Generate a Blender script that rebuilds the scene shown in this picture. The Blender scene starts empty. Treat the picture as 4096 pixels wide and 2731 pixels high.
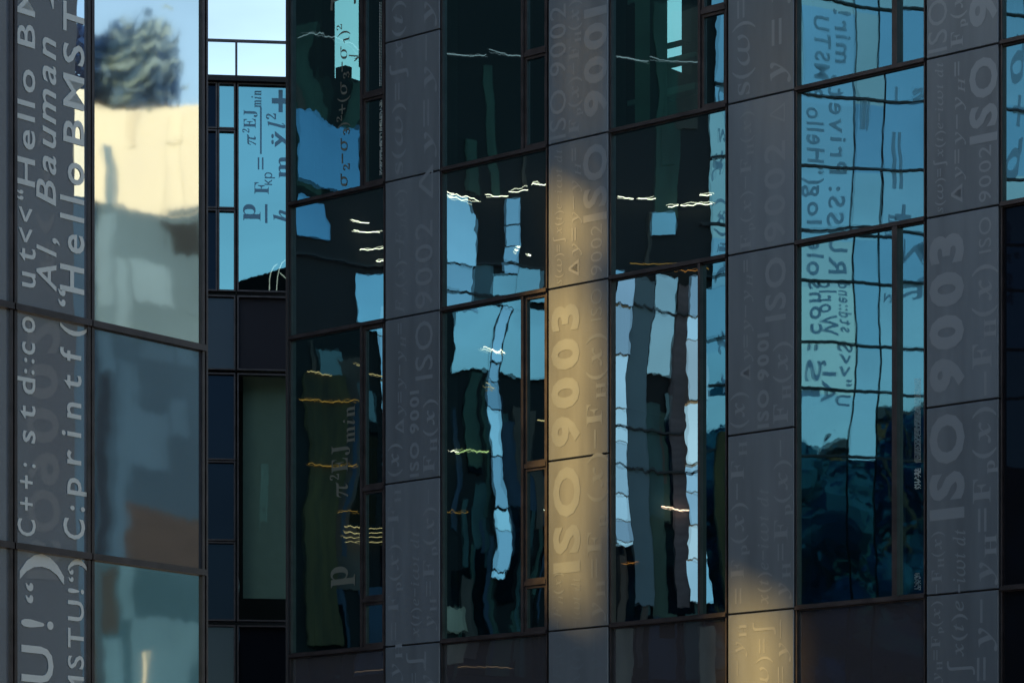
import bpy, math, random
from mathutils import Vector, Matrix
random.seed(7)
R = math.radians
sc = bpy.context.scene
C = sc.collection

# ------------------------------------------------------------------ camera, sky, sun, exposure
F = 12190.0; CX = 2048.0; YH = 3910.0; HC = 1.6          # focal length and horizon in photo pixels
cam = bpy.data.cameras.new("camera"); cob = bpy.data.objects.new("camera", cam); C.objects.link(cob)
cob.location = (0, 0, HC); cob.rotation_euler = (R(90), 0, 0)
cam.sensor_width = 36; cam.lens = 36*F/4096; cam.shift_y = (YH-1365.5)/4096
cam.clip_end = 3000; cam.clip_start = .1
sc.camera = cob
SUN_AZ = Vector((-.914, -.406)).normalized(); SUN_EL = R(30)
SUN = Vector((SUN_AZ.x*math.cos(SUN_EL), SUN_AZ.y*math.cos(SUN_EL), math.sin(SUN_EL)))   # towards the sun
w = bpy.data.worlds.new("World"); sc.world = w; w.use_nodes = True
wn = w.node_tree.nodes; sky = wn.new("ShaderNodeTexSky"); sky.sky_type = 'NISHITA'; sky.sun_disc = False
sky.sun_elevation = SUN_EL; sky.sun_rotation = math.atan2(SUN_AZ.x, SUN_AZ.y)
sky.air_density = 1.35; sky.dust_density = 1.0; sky.ozone_density = 1.2
tcw = wn.new("ShaderNodeTexCoord"); mpw = wn.new("ShaderNodeMapping"); mpw.inputs['Scale'].default_value = (5, 5, 16)      # thin veils of cloud
nzw = wn.new("ShaderNodeTexNoise"); nzw.inputs['Scale'].default_value = 1.0; nzw.inputs['Detail'].default_value = 5
mrw = wn.new("ShaderNodeMapRange"); mrw.inputs[1].default_value = .3; mrw.inputs[2].default_value = .7; mrw.inputs[3].default_value = .74; mrw.inputs[4].default_value = 1.22
vsw = wn.new("ShaderNodeVectorMath"); vsw.operation = 'SCALE'
for a_, b_ in ((tcw.outputs['Generated'], mpw.inputs[0]), (mpw.outputs[0], nzw.inputs['Vector']), (nzw.outputs['Fac'], mrw.inputs[0]), (sky.outputs[0], vsw.inputs[0]), (mrw.outputs[0], vsw.inputs[3])): w.node_tree.links.new(a_, b_)
w.node_tree.links.new(vsw.outputs[0], wn["Background"].inputs[0]); wn["Background"].inputs[1].default_value = .15
ld = bpy.data.lights.new("sun", 'SUN'); ld.energy = 4.8; ld.angle = R(1.0); ld.color = (1, .58, .16)
lo = bpy.data.objects.new("sun", ld); C.objects.link(lo)
lo.rotation_euler = SUN.to_track_quat('Z', 'Y').to_euler(); lo.location = (-40, -20, 60)
sc.view_settings.view_transform = 'Standard'; sc.view_settings.look = 'None'
sc.view_settings.exposure = 1.1; sc.view_settings.gamma = 1
sc.cycles.max_bounces = 12; sc.cycles.glossy_bounces = 8; sc.cycles.transparent_max_bounces = 16
sc.cycles.sample_clamp_indirect = 6

# ------------------------------------------------------------------ helpers
class MB:
    def __init__(s): s.v = []; s.f = []
    def quad(s, *p):
        n = len(s.v); s.v += [tuple(q) for q in p]; s.f.append(tuple(range(n, n+len(p))))
    def box(s, x0, x1, y0, y1, z0, z1):
        n = len(s.v)
        s.v += [(x, y, z) for x in (x0, x1) for y in (y0, y1) for z in (z0, z1)]
        s.f += [tuple(n+i for i in q) for q in ((0,1,3,2),(4,6,7,5),(0,4,5,1),(2,3,7,6),(0,2,6,4),(1,5,7,3))]
    def panel(s, x0, x1, y0, y1, z0, z1, c=.004):        # a sheet with a small chamfer round its front (y0)
        n = len(s.v)
        s.v += [(x0+c,y0,z0+c),(x1-c,y0,z0+c),(x1-c,y0,z1-c),(x0+c,y0,z1-c),
                (x0,y0+c,z0),(x1,y0+c,z0),(x1,y0+c,z1),(x0,y0+c,z1),(x0,y1,z0),(x1,y1,z0),(x1,y1,z1),(x0,y1,z1)]
        s.f.append((n,n+1,n+2,n+3))
        for a in range(4):
            b = (a+1) % 4
            s.f.append((n+a, n+4+a, n+4+b, n+b)); s.f.append((n+4+a, n+8+a, n+8+b, n+4+b))
        s.f.append((n+11,n+10,n+9,n+8))
    def tube(s, pts, r, k=6):
        pts = [Vector(p) for p in pts]; n0 = len(s.v)
        for i, p in enumerate(pts):
            d = (pts[min(i+1, len(pts)-1)]-pts[max(i-1, 0)]).normalized()
            a = d.orthogonal().normalized(); b = d.cross(a)
            rr = r[i] if isinstance(r, (list, tuple)) else r
            for j in range(k):
                t = 2*math.pi*j/k; s.v.append(tuple(p+a*rr*math.cos(t)+b*rr*math.sin(t)))
        for i in range(len(pts)-1):
            for j in range(k):
                s.f.append((n0+i*k+j, n0+i*k+(j+1) % k, n0+(i+1)*k+(j+1) % k, n0+(i+1)*k+j))
        s.f.append(tuple(n0+j for j in reversed(range(k)))); s.f.append(tuple(n0+(len(pts)-1)*k+j for j in range(k)))
    def build(s, name, mat, parent=None, **props):
        me = bpy.data.meshes.new(name); me.from_pydata(s.v, [], s.f); me.update()
        me.materials.append(mat)
        o = bpy.data.objects.new(name, me); C.objects.link(o)
        if parent is not None: o.parent = parent
        for k, v in props.items(): o[k] = v
        return o

def empty(name, loc, rz, label, cat, group=None):
    o = bpy.data.objects.new(name, None); C.objects.link(o); o.location = loc; o.rotation_euler = (0, 0, rz)
    o['label'] = label; o['category'] = cat
    if group: o['group'] = group
    return o
def tag(o, label, cat, group=None):
    o['label'] = label; o['category'] = cat
    if group: o['group'] = group
    return o

class Plane:
    """A vertical facade: local x along it (rightwards in the photo), local y into the building, z up."""
    def __init__(s, x, depth, rz):
        s.rz = rz; s.t = Vector((math.cos(rz), math.sin(rz))); s.n = Vector((-math.sin(rz), math.cos(rz)))
        s.p = Vector(((x-CX)/F*depth, depth))
    def at(s, x, y, off=0.0):                             # photo pixel -> (local x, z) on the plane pushed in by off
        d = Vector(((x-CX)/F, 1)); p = s.p+s.n*off
        k = p.dot(s.n)/d.dot(s.n); q = d*k
        return (q-s.p).dot(s.t), HC+k*(YH-y)/F
    def x(s, px, off=0.0): return s.at(px, 0, off)[0]
    def world(s, lx, ly, z):
        q = s.p+s.t*lx+s.n*ly; return Vector((q.x, q.y, z))
    def mirror(s, x, y, other):                           # what the facade shows at a pixel, on another facade
        lx, z = s.at(x, y); P = s.world(lx, 0, z)
        d = (P-Vector((0, 0, HC))).normalized(); n = Vector((s.n.x, s.n.y, 0)); r = d-2*d.dot(n)*n
        m = Vector((other.n.x, other.n.y, 0)); o3 = Vector((other.p.x, other.p.y, 0))
        k = (o3-P).dot(m)/r.dot(m); q = P+r*k
        return (Vector((q.x, q.y))-other.p).dot(other.t), q.z

# ------------------------------------------------------------------ materials
def new(name):
    m = bpy.data.materials.new(name); m.use_nodes = True
    nt = m.node_tree; nt.nodes.clear(); return m, nt, nt.nodes.new("ShaderNodeOutputMaterial")
def N(nt, t, **kw):
    n = nt.nodes.new(t)
    for k, v in kw.items(): setattr(n, k, v)
    return n
def MATH(nt, op, a, b=None):
    n = N(nt, "ShaderNodeMath", operation=op)
    for i, v in enumerate((a, b)):
        if v is None: continue
        if isinstance(v, (int, float)): n.inputs[i].default_value = v
        else: nt.links.new(v, n.inputs[i])
    return n.outputs[0]
def VM(nt, op, a, b):
    n = N(nt, "ShaderNodeVectorMath", operation=op)
    for i, v in enumerate((a, b)):
        if v is None: continue
        if isinstance(v, tuple): n.inputs[i].default_value = v
        else: nt.links.new(v, n.inputs[i])
    return n.outputs[0]
def scaled(nt, v, s):
    n = N(nt, "ShaderNodeVectorMath", operation='SCALE'); nt.links.new(v, n.inputs[0])
    if isinstance(s, (int, float)): n.inputs[3].default_value = s
    else: nt.links.new(s, n.inputs[3])
    return n.outputs[0]
def attr(nt, name):
    return N(nt, "ShaderNodeAttribute", attribute_type='OBJECT', attribute_name=name).outputs['Fac']
def scaled_attr(nt, name, k): return MATH(nt, 'MULTIPLY', attr(nt, name), k)
def wavy_normal(nt, sheet=0):
    """Float glass that is never flat: a slow sag, roller waves and drawn streaks, plus each pane's own tilt and bow."""
    tc = N(nt, "ShaderNodeTexCoord"); L = nt.links.new
    seed = attr(nt, "seed")
    comb = N(nt, "ShaderNodeCombineXYZ"); L(seed, comb.inputs[1]); comb.inputs[0].default_value = .09*sheet; comb.inputs[2].default_value = .03*sheet
    pos = VM(nt, 'ADD', tc.outputs['Object'], comb.outputs[0])
    def noise(scale, detail):
        p = VM(nt, 'MULTIPLY', pos, scale)
        n = N(nt, "ShaderNodeTexNoise"); n.inputs['Scale'].default_value = 1; n.inputs['Detail'].default_value = detail
        L(p, n.inputs['Vector']); return VM(nt, 'SUBTRACT', n.outputs['Color'], (.5, .5, .5))
    a = scaled(nt, noise((1.1, 1, .75), 1), .020)
    b = scaled(nt, noise((2.2, 1, 7), 1), .0030)
    c = scaled(nt, noise((14, 1, 2.2), 2), .0026)
    v = VM(nt, 'ADD', VM(nt, 'ADD', a, b), c)
    v = scaled(nt, v, attr(nt, "wave"))
    d = scaled(nt, noise((15, 1, .7), 3), scaled_attr(nt, "streak", .0045))
    v = VM(nt, 'ADD', v, VM(nt, 'MULTIPLY', d, (.25, 0, 1)))
    sep = N(nt, "ShaderNodeSeparateXYZ"); L(v, sep.inputs[0])
    g = N(nt, "ShaderNodeSeparateXYZ"); L(tc.outputs['Generated'], g.inputs[0])
    sx = MATH(nt, 'ADD', MATH(nt, 'ADD', sep.outputs[0], attr(nt, "tilt_x")), MATH(nt, 'MULTIPLY', MATH(nt, 'SUBTRACT', g.outputs[0], .5), attr(nt, "bow_x")))
    sz = MATH(nt, 'ADD', MATH(nt, 'ADD', sep.outputs[2], attr(nt, "tilt_z")), MATH(nt, 'MULTIPLY', MATH(nt, 'SUBTRACT', g.outputs[2], .5), attr(nt, "bow_z")))
    geo = N(nt, "ShaderNodeNewGeometry")
    cr = VM(nt, 'CROSS_PRODUCT', (0, 0, 1), geo.outputs['Normal'])
    cz = N(nt, "ShaderNodeCombineXYZ"); L(sz, cz.inputs[2])
    v = VM(nt, 'ADD', VM(nt, 'ADD', geo.outputs['Normal'], scaled(nt, cr, sx)), cz.outputs[0])
    nn = N(nt, "ShaderNodeVectorMath", operation='NORMALIZE'); L(v, nn.inputs[0]); return nn.outputs[0]
def glass(name, refl, trans, base=None, rough=0.0):
    m, nt, out = new(name); L = nt.links.new
    gs = []
    for sheet, wgt in ((0, .76), (1, .24)):
        g = N(nt, "ShaderNodeBsdfGlossy"); g.inputs['Color'].default_value = (*[c*wgt for c in refl], 1); g.inputs['Roughness'].default_value = rough
        L(wavy_normal(nt, sheet), g.inputs['Normal']); gs.append(g)
    g2 = N(nt, "ShaderNodeAddShader"); L(gs[0].outputs[0], g2.inputs[0]); L(gs[1].outputs[0], g2.inputs[1])
    a = N(nt, "ShaderNodeAddShader"); L(g2.outputs[0], a.inputs[0])
    if base is None:
        t = N(nt, "ShaderNodeBsdfTransparent"); t.inputs[0].default_value = (*trans, 1)
    else:
        t = N(nt, "ShaderNodeBsdfDiffuse"); t.inputs[0].default_value = (*base, 1)
    L(t.outputs[0], a.inputs[1]); L(a.outputs[0], out.inputs[0]); return m
def matte(name, col, rough=.6, metal=0.0, var=.12, scale=3.0, stretch=(1, 1, 1), spec=.5, tone=False):
    m, nt, out = new(name); L = nt.links.new
    p = N(nt, "ShaderNodeBsdfPrincipled"); p.inputs['Roughness'].default_value = rough; p.inputs['Metallic'].default_value = metal
    p.inputs['Specular IOR Level'].default_value = spec
    tc = N(nt, "ShaderNodeTexCoord"); q = VM(nt, 'MULTIPLY', tc.outputs['Object'], stretch)
    n = N(nt, "ShaderNodeTexNoise"); n.inputs['Scale'].default_value = scale; n.inputs['Detail'].default_value = 5; L(q, n.inputs['Vector'])
    cr = N(nt, "ShaderNodeValToRGB"); L(n.outputs['Fac'], cr.inputs[0])
    cr.color_ramp.elements[0].position = .3; cr.color_ramp.elements[1].position = .7
    cr.color_ramp.elements[0].color = (*[c*(1-var) for c in col], 1); cr.color_ramp.elements[1].color = (*[min(1, c*(1+var)) for c in col], 1)
    col_out = cr.outputs[0]
    if tone: col_out = scaled(nt, cr.outputs[0], MATH(nt, 'ADD', attr(nt, "tone"), 1.0))
    L(col_out, p.inputs['Base Color'])
    r = N(nt, "ShaderNodeMapRange"); r.inputs[3].default_value = max(.02, rough-.06); r.inputs[4].default_value = rough+.06
    L(n.outputs['Fac'], r.inputs[0]); L(r.outputs[0], p.inputs['Roughness'])
    L(p.outputs[0], out.inputs[0]); return m
def glow(name, col, e):
    m, nt, out = new(name); em = N(nt, "ShaderNodeEmission"); em.inputs[0].default_value = (*col, 1); em.inputs[1].default_value = e
    nt.links.new(em.outputs[0], out.inputs[0]); return m
def mirror_mat(name, col, rough=0.0):
    m, nt, out = new(name); g = N(nt, "ShaderNodeBsdfGlossy"); g.inputs[0].default_value = (*col, 1); g.inputs['Roughness'].default_value = rough
    tc = N(nt, "ShaderNodeTexCoord"); n = N(nt, "ShaderNodeTexNoise"); n.inputs['Scale'].default_value = 1.2
    nt.links.new(tc.outputs['Object'], n.inputs['Vector']); b = N(nt, "ShaderNodeBump"); b.inputs['Strength'].default_value = .3; b.inputs['Distance'].default_value = .004
    nt.links.new(n.outputs['Fac'], b.inputs['Height']); nt.links.new(b.outputs[0], g.inputs['Normal'])
    nt.links.new(g.outputs[0], out.inputs[0]); return m

M = dict(
    glass=glass("coated_glass", (.24, .45, .47), (.22, .44, .37), rough=.008),
    glass_bright=glass("clear_coated_glass", (.44, .55, .53), (.18, .34, .30)),
    glass_dark=glass("coated_glass_dark", (.24, .45, .47), (.10, .15, .12)),
    spandrel=glass("opaque_glass", (.24, .45, .47), None, base=(.006, .007, .008)),
    spandrel_low=glass("matt_opaque_glass", (.10, .14, .16), None, base=(.026, .026, .030)),
    pale=glass("pale_glass", (.49, .54, .53), (.10, .13, .12), rough=.028),
    pale_sp=glass("pale_opaque_glass", (.09, .145, .19), None, base=(.03, .032, .04), rough=.03),
    pale_text=glass("dark_text_glass", (.44, .52, .56), None, base=(.05, .06, .085)),
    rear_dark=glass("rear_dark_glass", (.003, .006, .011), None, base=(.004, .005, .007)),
    rear_sp=glass("rear_opaque_glass", (.008, .013, .018), None, base=(.022, .022, .026)),
    rear_low=glass("rear_low_glass", (.012, .02, .024), (.42, .50, .46)),
    rear=glass("rear_glass", (.10, .25, .29), (.05, .07, .07)),
    panel=matte("satin_metal", (.098, .123, .147), .40, .38, .15, 1.4, (4, 1, .5), tone=True),
    letter=matte("etched_letter", (.135, .167, .196), .5, .33, .04, 2.0),
    letter_faint=matte("faded_letter", (.126, .158, .188), .5, .33, .05, 2.0),
    letter_glare=matte("glare_letter", (.102, .132, .160), .44, .36, .08, 2.0),  # print colour lowered so the gold sunlight seems to wash it out
    letter_clear=matte("clear_letter", (.142, .176, .205), .5, .33, .05, 2.0),
    letter_pale=matte("pale_letter", (.50, .56, .54), .6, 0, .05, 3.0),
    letter_glass=matte("printed_glass_letter", (.055, .066, .055), .7, 0, .05, 3.0),
    letter_rear=matte("rear_printed_letter", (.07, .18, .26), .7, 0, .05, 3.0),
    frame=matte("frame_metal", (.034, .029, .031), .38, .5, .35, 9.0, (1, 1, 1)),
    gasket=matte("black_gasket", (.012, .012, .014), .6, 0, .2, 12.0),
    dark=matte("dark_interior", (.006, .007, .007), .8, 0, .3, 1.0),
    slab=matte("ceiling_board", (.02, .02, .02), .8, 0, .15, 2.0),
    steel_teal=matte("painted_steel", (.07, .13, .125), .5, .1, .1, 4.0),
    blind=matte("roller_blind", (.34, .40, .35), .8, 0, .05, 6.0),
    charcoal=matte("charcoal_cladding", (.010, .010, .011), .55, 0, .25, .6, spec=.2),
    codeglass=glass("sky_glass", (.31, .41, .47), None, base=(.004, .006, .008)),
    bright=mirror_mat("sky_mirror_mid", (.62, .68, .70), .02),
    greypanel=matte("grey_panel", (.09, .135, .16), .5, .2, .15, .8),
    ink=matte("dark_print", (.25, .37, .48), .7, 0, .05, 2.0),
    cream_trim_glint=matte("pale_trim_glint_render", (.52, .62, .76), .8, 0, .06, .8, (1, 1, .3)),  # darker copy of the cream, for trim and the painted glint's edges
    codeglass_pale=glass("pale_sky_glass", (.44, .47, .45), None, base=(.004, .006, .008)),
    codeglass_deep=glass("deep_sky_glass", (.24, .36, .45), None, base=(.004, .006, .008)),
    codeglass_blue=glass("dark_sky_glass", (.10, .20, .30), None, base=(.004, .006, .008)),
    dim_glass=glass("dim_glass", (.045, .065, .075), None, base=(.004, .006, .008)),
    dim_teal=matte("dim_teal_board", (.03, .07, .07), .8, 0, .4, 1.5, (2, 2, .5)), dim_brown=matte("dim_brown_board", (.07, .05, .04), .8, 0, .4, 1.5, (2, 2, .5)),
    dim_blue=matte("dim_blue_board", (.025, .045, .075), .8, 0, .4, 1.5, (2, 2, .5)), dim_green=matte("dim_green_board", (.03, .06, .045), .8, 0, .4, 1.5, (2, 2, .5)),
    greyer=mirror_mat("sky_mirror_dull", (.46, .52, .55), .06),
    white_mirror=mirror_mat("sky_mirror_white", (.95, .88, .80), .03),
    beige=matte("beige_render", (.42, .34, .24), .8, 0, .3, 2.0, (2, 2, .5)),
    brick=matte("brown_brick", (.095, .07, .075), .8, 0, .25, 3.0, (1, 1, 4)),
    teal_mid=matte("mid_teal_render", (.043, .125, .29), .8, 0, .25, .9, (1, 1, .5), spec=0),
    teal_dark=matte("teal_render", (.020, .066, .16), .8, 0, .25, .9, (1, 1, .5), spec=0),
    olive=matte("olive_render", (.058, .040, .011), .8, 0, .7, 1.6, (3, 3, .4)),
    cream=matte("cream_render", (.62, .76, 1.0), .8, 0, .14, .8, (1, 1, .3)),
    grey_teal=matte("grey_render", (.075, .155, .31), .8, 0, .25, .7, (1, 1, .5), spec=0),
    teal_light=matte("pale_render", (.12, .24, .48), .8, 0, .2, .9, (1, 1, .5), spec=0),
    slate=matte("slate_cladding", (.016, .030, .062), .7, 0, .15, .8, spec=.1),
    slate_mid=matte("mid_slate_cladding", (.022, .055, .13), .7, 0, .3, .8, (1, 1, .4), spec=0),
    slate_letter=matte("slate_letter", (.024, .040, .078), .7, 0, .05, .8, spec=.1),
    foliage=matte("foliage", (.008, .045, .11), .9, 0, .15, .8, spec=0),
    foliage_pale=matte("grey_foliage", (.19, .34, .55), .9, 0, .1, .8, spec=0),
    bark=matte("bark", (.012, .022, .035), .9, 0, .3, 5.0, (1, 1, .3)),
    ground=matte("paving", (.16, .155, .15), .8, 0, .2, .4),
    faint=glow("faint_lamp", (1, .9, .95), .28), tube=glow("highlight_glow", (1, .95, .8), 2.2), lamp=glow("warm_white_lamp", (1, .60, .42), 4.5), amber=glow("amber_lamp", (1, .36, .07), .5),
    green=glow("green_lamp", (1, .85, .32), .9), goldlamp=glow("gold_lamp", (1, .50, .22), .9),
)

# ------------------------------------------------------------------ lettering
_glyph = {}
def glyph(ch, bold):
    k = (ch, bold)
    if k not in _glyph:
        cu = bpy.data.curves.new("glyph", 'FONT'); cu.body = ch; cu.offset = bold; cu.resolution_u = 3
        o = bpy.data.objects.new("glyph", cu); C.objects.link(o); bpy.context.view_layer.update()
        e = o.evaluated_get(bpy.context.evaluated_depsgraph_get()); me = e.to_mesh()
        v = [(p.co.x, p.co.y) for p in me.vertices]; f = [tuple(p.vertices) for p in me.polygons]
        e.to_mesh_clear(); bpy.data.objects.remove(o); bpy.data.curves.remove(cu)
        _glyph[k] = (v, f)
    return _glyph[k]
SERIF = {'F': '𝐅', 'H': '𝐇', 'p': '𝐩', 'x': '𝒙', 'y': '𝒚', 't': '𝒕', 'd': '𝒅', 'e': '𝒆', 'i': '𝒊', 'ω': '𝝎', 's': '𝐬', 'π': '𝝅', 'σ': '𝝈',
         'E': '𝐄', 'J': '𝐉', 'm': '𝐦', 'n': '𝐧', 'h': '𝒉', 'k': '𝒌', 'l': '𝒍', 'f': '𝒇', '0': '𝟎', '1': '𝟏', '2': '𝟐', '3': '𝟑'}
THIN = {'F': '𝐹', 'x': '𝑥', 'y': '𝑦', 't': '𝑡', 'd': '𝑑', 'e': '𝑒', 'i': '𝑖', 'ω': '𝜔', 's': '𝑠', 'H': '𝐻', 'p': '𝑝', 'π': '𝜋', 'σ': '𝜎', 'E': 'E'}
def layout(text, style, bold, slant, gap):
    """One line of text as flat verts and faces; '_' lowers and '^' raises the next sign."""
    V, Fc, x, mode = [], [], 0.0, 0
    for ch in text:
        if ch == '_': mode = -1; continue
        if ch == '^': mode = 1; continue
        if ch == ' ': x += .30; continue
        g = SERIF.get(ch, ch) if style == 'serif' else THIN.get(ch, ch) if style == 'thin' else ch
        v, f = glyph(g, bold)
        if not v: x += .3; continue
        s, dy = (1, 0) if mode == 0 else (.62, -.16) if mode < 0 else (.55, .36)
        if ch == '∫': s, dy = 1.25, -.1
        x0 = min(p[0] for p in v)*s; n = len(V)
        V += [(p[0]*s-x0+x+slant*(p[1]*s+dy), p[1]*s+dy) for p in v]; Fc += [tuple(n+i for i in q) for q in f]
        x += (max(p[0] for p in v)*s-x0)+gap*s; mode = 0
    return V, Fc
def text_on(mb, text, pl, px0, px1, py0, py1, off, style='sans', bold=0.0, slant=0.0, gap=.09, place=None):
    """Write TEXT reading upwards so that it fills the given rectangle of the facade (photo pixels)."""
    V, Fc = layout(text, style, bold, slant, gap)
    if not V: return
    if place is None:
        xm = (px0+px1)/2; a0 = pl.x(px0, off); a1 = pl.x(px1, off); zt = pl.at(xm, py0, off)[1]; zb = pl.at(xm, py1, off)[1]
    else: a0, a1, zb, zt = place
    u0 = min(p[0] for p in V); u1 = max(p[0] for p in V); v0 = min(p[1] for p in V); v1 = max(p[1] for p in V)
    n = len(mb.v)
    for u, v in V:                                         # upwards = along the line, leftwards = towards its top
        mb.v.append((a1-(v-v0)/(v1-v0)*(a1-a0), off, zb+(u-u0)/(u1-u0)*(zt-zb)))
    mb.f += [tuple(n+i for i in q) for q in Fc]

# ------------------------------------------------------------------ the facades
A = R(40.06); B_ = R(49.94)
MAIN = Plane(1544, 25.6, -A)
LEFT = Plane(435, 15.3, B_)
REAR = Plane(990, 40.0, R(6))
class Free(Plane):
    def __init__(s, p, rz):
        s.rz = rz; s.t = Vector((math.cos(rz), math.sin(rz))); s.n = Vector((-math.sin(rz), math.cos(rz))); s.p = Vector(p)
WEST = Free((-21, 18), R(85))
EAST = Free((20, 16), R(-90))
def origin(pl): return (pl.p.x, pl.p.y, 0)

# ground
g = MB(); g.quad((-1500,-1500,0),(1500,-1500,0),(1500,1500,0),(-1500,1500,0)); g.build("ground", M['ground'], kind='structure')

# ------------------------------------------------------------------ main building
main = empty("office_block", origin(MAIN), MAIN.rz, "dark glass office block with grey metal strips covered in formulas and large ISO numbers", "building")
zl = {k: MAIN.at(1544, y)[1] for k, y in dict(Z=176, A=732, B=1282, C=1938, D=2587).items()}
zl['Y'] = zl['Z']+1.38; zl['E'] = zl['D']-1.16; zl['T'] = zl['A']+2.75; zl['G'] = 0.3
XL = MAIN.x(1159); XR = MAIN.x(4096)+.9
panels = [(1543.5, 1763), (2196, 2437), (2914, 3180), (3708, 3998)]
rows = [('G', 'E'), ('E', 'D'), ('D', 'C'), ('C', 'B'), ('B', 'A'), ('A', 'Z'), ('Z', 'Y'), ('Y', None)]
PT = {  # lettering: text, x0, x1, y0, y1, style, bold
 0: [("s(ω)=∫x(t)", 1558,1634,5,696,'serif',0), ("Δy=y−y", 1676,1748,5,800,'serif',.0), ("F_p(x)−F_H(x)", 1582,1632,759,1254,'thin',.008), ("9002", 1661,1731,886,1233,'wide',0),
     ("ISO", 1661,1731,1284,1517,'wide',0), ("Δy=y−y_H=", 1581,1626,1292,1734,'thin',.006), ("ISO 9001", 1639,1677,1563,1907,'wide',.03), ("F_H(x)", 1692,1753,1596,1889,'serif',0),
     ("(x)", 1551,1610,1774,1905,'serif',0), ("F_p(x)−F_H", 1551,1612,1956,2448,'serif',-.008), ("y_H=", 1565,1612,2487,2725,'serif',-.008), ("x(t)e−iωt dt", 1642,1687,2125,2546,'thin',.004),
     ("=∫", 1625,1700,2607,2760,'serif',-.01), ("y_H=F_p(x)−", 1692,1755,1955,2523,'serif',-.006), ("y−", 1692,1750,2602,2775,'serif',-.006)],
 1: [("ISO 9002", 2199,2264,23,556,'wide',.0), ("F_p(x)−F_H(x)", 2274,2332,0,533,'serif',0), ("9001", 2335,2431,30,464,'wide',.035), ("ISO", 2332,2429,577,884,'wide',.03),
     ("s(ω)=∫x(t)e−iωt dt", 2212,2264,597,1139,'thin',.004), ("Δy=y−y_H=", 2274,2328,592,1106,'thin',.008), ("9002", 2363,2409,899,1100,'wide',0), ("ISO", 2363,2409,1154,1282,'wide',0),
     ("9003", 2205,2321,1218,1785,'wide',.045), ("ISO", 2212,2322,1866,2290,'wide',.04), ("F_H(x)", 2345,2430,1333,1700,'serif',0), ("(x)−", 2350,2432,1716,2007,'serif',0),
     ("y_H=F_p", 2350,2432,2060,2485,'serif',0), ("=y−", 2362,2428,2533,2790,'serif',0), ("−F_H(x)", 2215,2256,2288,2515,'thin',.008), ("=F_p(x)", 2212,2256,2540,2760,'thin',.008), ("−iωt dt", 2285,2322,2310,2510,'thin',.0), ("x(t)e", 2282,2332,2535,2735,'thin',.004)],
 2: [("s(ω)=", 2930,3021,0,380,'serif',-.004), ("=", 3087,3126,77,181,'sans',0), ("y", 3080,3164,244,337,'serif',0), ("y", 3085,3164,-70,22,'serif',0), ("Δ", 3080,3140,416,495,'sans',-.01), ("F_p(x)−F_H(x)", 2961,3022,446,996,'serif',-.006), ("9002", 3057,3142,569,965,'wide',.01),
     ("ISO", 3060,3144,1029,1282,'wide',.02), ("Δy=y−y_H=", 2962,3014,1039,1524,'thin',.006), ("ISO 9001", 3029,3077,1333,1711,'wide',.035), ("F_H(x)", 3092,3171,1366,1690,'serif',0),
     ("(x)", 2921,2997,1568,1711,'serif',0), ("F_p(x)−F_H", 2922,2998,1764,2314,'serif',-.006), ("=", 2940,2966,2352,2413,'sans',0), ("−y_H", 2942,2990,2492,2700,'serif',-.006), ("x(t)e−iωt dt", 3029,3088,1953,2416,'thin',.006),
     ("y_H=F_p(x)−", 3095,3173,1757,2398,'serif',-.004), ("ω)=∫", 3010,3104,2485,2770,'serif',-.008), ("=y−", 3112,3164,2474,2740,'serif',-.006)],
 3: [("ISO", 3712,3789,0,209,'wide',0), ("F_p(x", 3802,3872,-20,186,'serif',0), ("9", 3876,3990,-25,105,'wide',.035), ("ISO", 3877,3991,230,571,'wide',.035), ("s(ω)=∫x(t)e−iωt dt", 3733,3790,250,853,'thin',.005),
     ("Δy=y−y_H=", 3804,3864,247,812,'thin',.006), ("9002", 3915,3965,584,807,'wide',0), ("ISO", 3915,3965,868,1011,'wide',0), ("9003", 3717,3859,937,1566,'wide',.045), ("ISO", 3717,3859,1655,2076,'wide',.04), ("F_H(x)", 3888,3992,1057,1470,'serif',0),
     ("−", 3936,3946,1486,1583,'sans',0), ("F_p(x)", 3890,3992,1626,2009,'serif',0), ("y_H=", 3912,3992,2030,2342,'serif',0), ("=y−", 3908,3990,2393,2720,'serif',0), ("−F_H(x)", 3726,3780,2125,2375,'serif',-.006), ("y_H=F_p(x)", 3724,3776,2403,2730,'serif',-.006), ("−iωt dt", 3810,3862,2117,2370,'thin',.006), ("x(t)e", 3807,3870,2400,2625,'thin',.006), ("∫", 3788,3900,2638,2701,'serif',-.01)],
}
def style_text(mb, T, pl, off):
    t, x0, x1, y0, y1, st, bo = T
    text_on(mb, t, pl, x0, x1, y0, y1, off, 'sans' if st == 'wide' else st, bo, 0, .13 if st == 'wide' else .10)
for ci, (x0, x1) in enumerate(panels):
    a0, a1 = MAIN.x(x0), MAIN.x(x1)
    for lo_, hi_ in rows:
        z0 = zl[lo_]; z1 = zl[hi_] if hi_ else zl['T']+2.6
        mb = MB(); mb.panel(a0+.004, a1-.004, -.012, .03, z0+.006, z1-.006)
        p = mb.build("cladding_panel", M['panel'], main, tone=random.uniform(-.13, .11))
        for T in PT[ci]:
            yc = (T[3]+T[4])/2; z = MAIN.at((T[1]+T[2])/2, yc)[1]
            if z0 <= z < z1:
                tx = MB(); style_text(tx, T, MAIN, -.0145); tx.build("lettering", M['letter_glare' if ci == 1 and T[3] > 1150 else ('letter_faint', 'letter', 'letter', 'letter_clear')[ci]], p)
    bk = MB(); bk.box(a0-.01, a1+.01, .031, .2, .3, zl['T']+2.6); bk.build("panel_backing", M['gasket'], main)

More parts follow.
